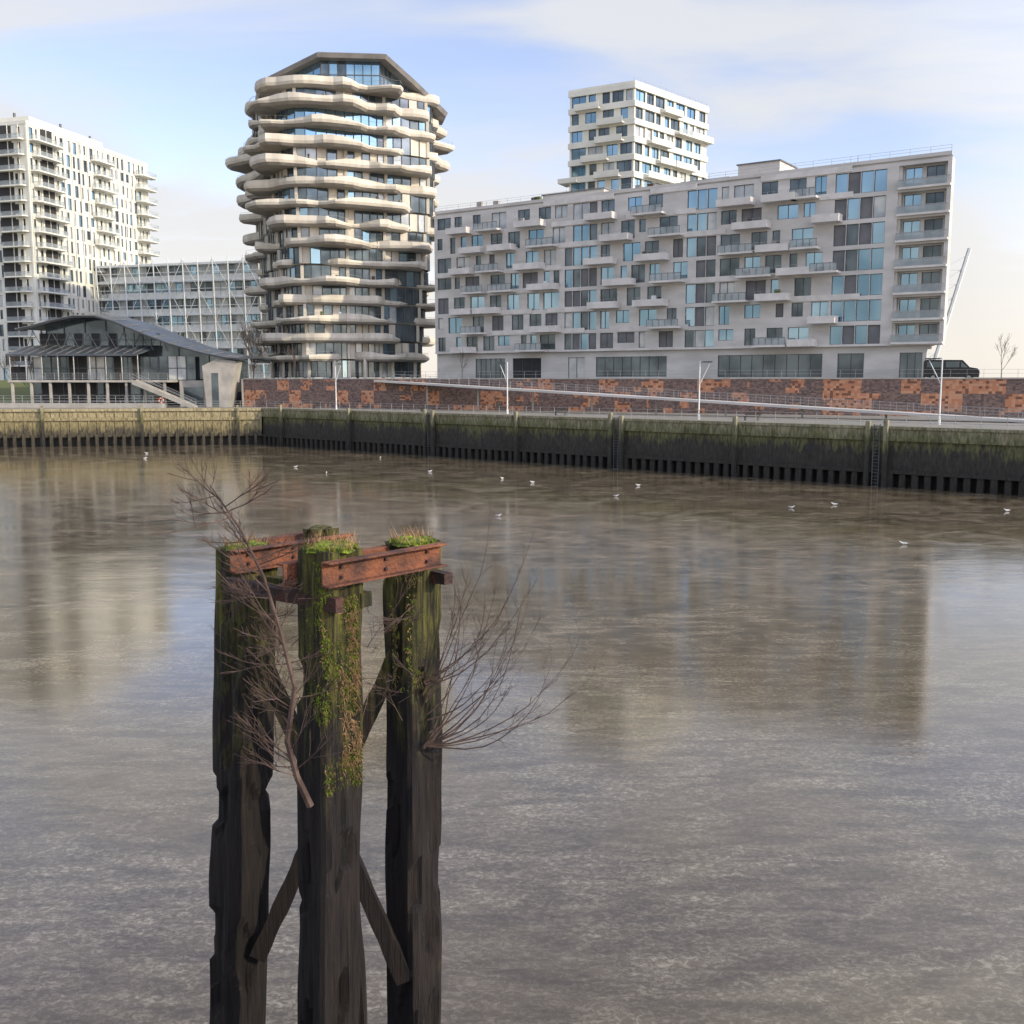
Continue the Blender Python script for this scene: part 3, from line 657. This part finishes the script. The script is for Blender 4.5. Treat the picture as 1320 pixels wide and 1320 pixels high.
pile('front_pile',Pf,ext(Pf,(-1.335,6.9,5.36)),.34,rot,1)
pile('left_pile',Pl,ext(Pl,(-2.24,7.74,4.8)),.36,rot,5)
pile('right_pile',Pr,ext(Pr,(-.79,7.64,4.82)),.34,rot,9)
pile('back_pile',Pb,ext(Pb,(-1.45,8.45,4.8)),.22,rot,13)
def channel(name,a,b,h=.17,w=.075,side=1):
    a=Vector(a);b=Vector(b);d=b-a;L=d.length
    mb=MB(); t=.014
    mb.box(0,L,-t/2,t/2,-h/2,h/2,'rust')
    y0,y1=(-w,-t/2-.0005) if side>0 else (t/2+.0005,w)
    mb.box(0,L,y0,y1,h/2-t,h/2-.0005,'rust'); mb.box(0,L,y0,y1,-h/2+.0005,-h/2+t,'rust')
    for x in(.15,L*.5,L-.15):
        for z in(-.035,.035): mb.tube((x,-.03,z),(x,.03,z),.013,.013,'drust',6)
    F=frame(a.x,a.y,a.z,d.x,d.y); o=mb.build(name,F,False,dol); 
    bv=o.modifiers.new('b','BEVEL'); bv.width=.003; bv.segments=1
    return o
channel('steel_channel',(-1.25,6.62,8.73),(-.53,7.45,8.71),side=1)
channel('steel_channel',(-1.55,6.82,8.68),(-.79,7.74,8.68),side=-1)
channel('steel_channel',(-2.07,7.40,8.68),(-1.33,8.24,8.67),side=1)
channel('steel_channel',(-2.16,7.80,8.66),(-1.62,8.52,8.66),side=-1)
def beamw(name,a,b,w,h,k):
    a=Vector(a);b=Vector(b);d=(b-a).normalized();s=d.cross(Vector((0,0,1))).normalized();u=s.cross(d)
    mb=MB();K=24;rings=[]
    for j in range(K+1):
        c=a.lerp(b,j/K);g=lambda q:noise.noise(Vector((c.x*5+q,c.y*5,c.z*5)))*.012
        rings.append([tuple(c+s*(w/2+g(1))*sx+u*(h/2+g(2))*sz) for sx,sz in((-1,-1),(1,-1),(1,1),(-1,1))])
    mb.rings(rings,k); return mb.build(name,None,False,dol)
beamw('cross_beam',(-2.08,7.40,8.52),(-1.14,6.64,8.52),.08,.085,'drust')
beamw('cross_beam',(-1.5,8.5,8.52),(-.47,7.46,8.54),.08,.09,'drust')
beamw('cross_beam',(-2.2,7.85,8.50),(-1.0,6.92,8.50),.09,.09,'pile')
beamw('cross_brace',(-2.02,7.62,5.45),(-.85,7.60,8.0),.06,.13,'pile')
beamw('cross_brace',(-2.0,7.50,8.2),(-.83,7.46,5.35),.06,.13,'pile')
beamw('cross_brace',(-1.3,7.1,8.3),(-1.75,8.2,5.6),.06,.12,'pile')
def moss(name,c,rad,nb,seed,thick=.05):
    rr=random.Random(seed); mb=MB(); c=Vector(c); n=18; rings=[]
    for q,zz in((1.0,-.03),(1.0,0),(.85,.6),(.5,.95),(.1,1.0)):
        rings.append([(c.x+math.cos(t)*rad*q*(1+.3*noise.noise(Vector((math.cos(t)*2,math.sin(t)*2,seed)))),c.y+math.sin(t)*rad*q*(1+.3*noise.noise(Vector((math.cos(t)*2,math.sin(t)*2,seed+4)))),c.z+thick*zz+.03*noise.noise(Vector((math.cos(t)*4*q,math.sin(t)*4*q,seed)))) for t in [2*math.pi*i/n for i in range(n)]])
    mb.rings(rings,'moss')
    for i in range(nb):
        t=rr.uniform(0,6.28);q=rad*math.sqrt(rr.random())*1.05; p=c+Vector((math.cos(t)*q,math.sin(t)*q,thick*.3)); h=rr.uniform(.012,.035) if rr.random()<.93 else rr.uniform(.06,.15)
        d=Vector((rr.uniform(-.7,.7),rr.uniform(-.7,.7),1)).normalized()*h; w=Vector((rr.uniform(-1,1),rr.uniform(-1,1),0)).normalized()*.004
        mb.add([p-w,p+w,p+d],[(0,1,2)],'moss' if h<.05 else 'dry')
    mb.build(name,None,False,dol)
moss('moss_front',(Pf[0],Pf[1],8.85),.18,1800,1,.055); moss('moss_right',(Pr[0],Pr[1],8.78),.17,1300,2,.045); moss('moss_left',(Pl[0],Pl[1],8.73),.16,900,3,.035)
def hanging(name,Pt,x0,x1,z0,z1,n,seed,yoff,ks,lm=1.0):
    rr=random.Random(seed); mb=MB()
    for i in range(n):
        z=rr.uniform(z0,z1); x=rr.uniform(x0,x1)
        if noise.noise(Vector((x*9,z*3.5,seed)))<-.05+.25*rr.random()-.1: continue
        dx=x-(Pt[0]-(8.8-z)*.028); y=Pt[1]-.235+abs(dx)*1.0+yoff
        p=Vector((x,y,z)); l=rr.uniform(.012,.04)*lm; d=Vector((rr.uniform(-.5,.5),rr.uniform(-.6,-.1),rr.uniform(-1,.5))).normalized()*l; w=Vector((1,rr.uniform(-.5,.5),0)).normalized()*.003
        mb.add([p-w,p+w,p+d*.6+w*.7,p+d+Vector((0,0,-.01))],[(0,1,2,3)],rr.choice(ks))
    mb.build(name,None,False,dol)
hanging('hanging_moss',Pf,-1.27,-1.05,7.2,8.55,4600,4,0,['moss','moss','moss','dry'])
hanging('dry_grass_tuft',Pf,-1.16,-1.05,7.35,8.45,600,5,-.01,['dry'],2.0)
hanging('hanging_moss',Pf,-1.42,-1.12,7.7,8.8,2400,7,0,['moss'])
hanging('hanging_moss',Pr,-.90,-.66,7.7,8.7,1900,6,0,['moss','moss','dry'])
# shrubs growing on the dolphin
rr=random.Random(21); mb=MB()
path=[(-1.36,6.60,7.15),(-1.44,6.58,7.36),(-1.5,6.58,7.61),(-1.44,6.58,7.98),(-1.53,6.62,8.34),(-1.65,6.70,8.70),(-1.83,6.8,9.02),(-2.03,6.85,9.30)]
for i in range(len(path)-1):
    r0=.027-.0031*i; mb.tube(path[i],path[i+1],r0,r0-.0031,'twig',6)
    if i>0:
        for _ in range(8):
            side=rr.choice([-1,-1,-1,1]); c=Vector(path[i]).lerp(Vector(path[i+1]),rr.random())
            branch(mb,c,(side*rr.uniform(.4,1),rr.uniform(-.4,.4),rr.uniform(-.3,1.0)),rr.uniform(.12,.25),.005,2,'twig',.9,.1,rr,3,.6)
mb.build('bare_shrub')
rr=random.Random(33); mb=MB(); o=Vector((-.64,7.42,7.27))
for i in range(24):
    an=rr.uniform(-.1,1.55); d=Vector((math.cos(an),rr.uniform(-.35,.3),math.sin(an))).normalized()
    p=o.copy()+Vector((rr.uniform(-.03,.03),0,rr.uniform(-.05,.5) if i%2==0 else 0)); l=rr.uniform(.7,1.5); n=9; r=.0078
    dd=(d+Vector((.35,0,-.25))).normalized()
    for j in range(n):
        dd=(dd+Vector((rr.uniform(-.18,.14),rr.uniform(-.12,.12),.18+rr.uniform(-.14,.12)))).normalized()
        q=p+dd*l/n; mb.tube(p,q,r,r*.86,'twig',4); r*=.86
        if j>2:
            branch(mb,q,dd+Vector((rr.uniform(-.9,.9),rr.uniform(-.5,.5),rr.uniform(-.5,.7))),rr.uniform(.06,.13),r*.6,1,'twig',.9,.1,rr,3,.6)
        p=q
for i in range(46):
    c=Vector((0,rr.uniform(6.75,7.3) if i%2 else 6.62,rr.uniform(7.6,8.6)))
    c.x=rr.choice([rr.uniform(-1.55,-1.38),rr.uniform(-1.05,-.6)]) if i%3 else rr.uniform(-2.15,-1.8); 
    if i%3==0: c.y=7.5
    branch(mb,c,(rr.uniform(-1,.8),rr.uniform(-.4,.1),rr.uniform(-.5,.6)),rr.uniform(.08,.18),.0034,2,'twig',.9,0,rr,3,.6)
mb.build('bare_shrub')
mb=MB(); 
mb.rings([[(-3.62+.2*math.cos(t)*(1+.05*math.sin(5*t+z)),5.75+.2*math.sin(t),z) for t in [2*math.pi*i/16 for i in range(16)]] for z in [-2+.35*j for j in range(24)]],'pile'); mb.build('mooring_pile')

# ------------------------------------------------------------ sky, sun, camera
az=math.radians(118); el=math.radians(24)
sdir=Vector((math.sin(az)*math.cos(el),math.cos(az)*math.cos(el),math.sin(el)))
w=bpy.data.worlds.new('World'); sc.world=w; w.use_nodes=True; N=w.node_tree.nodes; L=w.node_tree.links
bg=N['Background']; bg.inputs['Strength'].default_value=.15
sky=N.new('ShaderNodeTexSky'); sky.sky_type='NISHITA'; sky.sun_disc=False; sky.sun_elevation=el; sky.sun_rotation=az; sky.air_density=1; sky.dust_density=.4; sky.ozone_density=1.5
tc=N.new('ShaderNodeTexCoord'); sp=N.new('ShaderNodeSeparateXYZ'); L.new(tc.outputs['Generated'],sp.inputs[0])
def math_(op,a=None,b=None):
    n=N.new('ShaderNodeMath'); n.operation=op
    for i,q in enumerate((a,b)):
        if q is None: continue
        if isinstance(q,(int,float)): n.inputs[i].default_value=q
        else: L.new(q,n.inputs[i])
    return n.outputs[0]
gain=N.new('ShaderNodeMixRGB'); gain.blend_type='MULTIPLY'; gain.inputs[0].default_value=1; gain.inputs[2].default_value=(1.85,1.55,1.62,1); L.new(sky.outputs[0],gain.inputs[1])
zz=math_('ADD',math_('MAXIMUM',sp.outputs['Z'],0),.22)
cx=math_('DIVIDE',sp.outputs['X'],zz); cy=math_('DIVIDE',sp.outputs['Y'],zz)
cb=N.new('ShaderNodeCombineXYZ'); L.new(cx,cb.inputs[0]); L.new(cy,cb.inputs[1])
mp=N.new('ShaderNodeMapping'); mp.inputs['Scale'].default_value=(.9,1.8,1); mp.inputs['Rotation'].default_value=(0,0,math.radians(38)); mp.inputs['Location'].default_value=(1.3,4.2,0); L.new(cb.outputs[0],mp.inputs[0])
nz=N.new('ShaderNodeTexNoise'); nz.inputs['Scale'].default_value=1.0; nz.inputs['Detail'].default_value=6; nz.inputs['Roughness'].default_value=.5; nz.inputs['Distortion'].default_value=.6; L.new(mp.outputs[0],nz.inputs['Vector'])
hb=N.new('ShaderNodeMapRange'); hb.inputs[1].default_value=.0; hb.inputs[2].default_value=.30; hb.inputs[3].default_value=.24; hb.inputs[4].default_value=-.02; L.new(sp.outputs['Z'],hb.inputs[0])
s_=math_('ADD',nz.outputs[0],hb.outputs[0])
cr=N.new('ShaderNodeValToRGB'); cr.color_ramp.interpolation='EASE'; cr.color_ramp.elements[0].position=.38; cr.color_ramp.elements[0].color=(.08,.08,.08,1); cr.color_ramp.elements[1].position=.64; cr.color_ramp.elements[1].color=(.92,.92,.92,1); L.new(s_,cr.inputs[0])
mx=N.new('ShaderNodeMixRGB'); L.new(cr.outputs[0],mx.inputs[0]); L.new(gain.outputs[0],mx.inputs[1])
wc=N.new('ShaderNodeMixRGB'); wc.inputs[1].default_value=(6.1,5.75,5.25,1); wc.inputs[2].default_value=(5.4,5.5,5.7,1); 
h2=N.new('ShaderNodeMapRange'); h2.inputs[1].default_value=0; h2.inputs[2].default_value=.25; L.new(sp.outputs['Z'],h2.inputs[0]); L.new(h2.outputs[0],wc.inputs[0]); L.new(wc.outputs[0],mx.inputs[2])
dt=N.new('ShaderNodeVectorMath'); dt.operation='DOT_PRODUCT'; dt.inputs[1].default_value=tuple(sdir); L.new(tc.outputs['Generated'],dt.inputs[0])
gl=math_('ADD',math_('MULTIPLY',math_('MAXIMUM',math_('ADD',dt.outputs['Value'],.05),0),1.3),1.0)  # extra sky glow toward the sun, mostly behind camera, added to brighten the facades
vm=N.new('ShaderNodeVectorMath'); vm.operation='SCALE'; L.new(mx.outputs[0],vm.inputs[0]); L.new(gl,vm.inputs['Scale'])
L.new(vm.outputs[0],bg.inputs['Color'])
sd=bpy.data.lights.new('sun','SUN'); sd.energy=3.4; sd.angle=math.radians(.6); sd.color=(1,.89,.64)
so=bpy.data.objects.new('sun',sd); sc.collection.objects.link(so); so.rotation_euler=sdir.to_track_quat('Z','Y').to_euler(); so.location=(100,-30,80)
cd=bpy.data.cameras.new('camera'); cd.sensor_width=36; cd.lens=36.0; cd.clip_end=6000; cd.clip_start=.1
co=bpy.data.objects.new('camera',cd); sc.collection.objects.link(co); co.location=(0,0,10); co.rotation_euler=(math.radians(90-7.34),0,0); sc.camera=co
sc.view_settings.view_transform='Standard'; sc.view_settings.look='None'; sc.view_settings.exposure=0
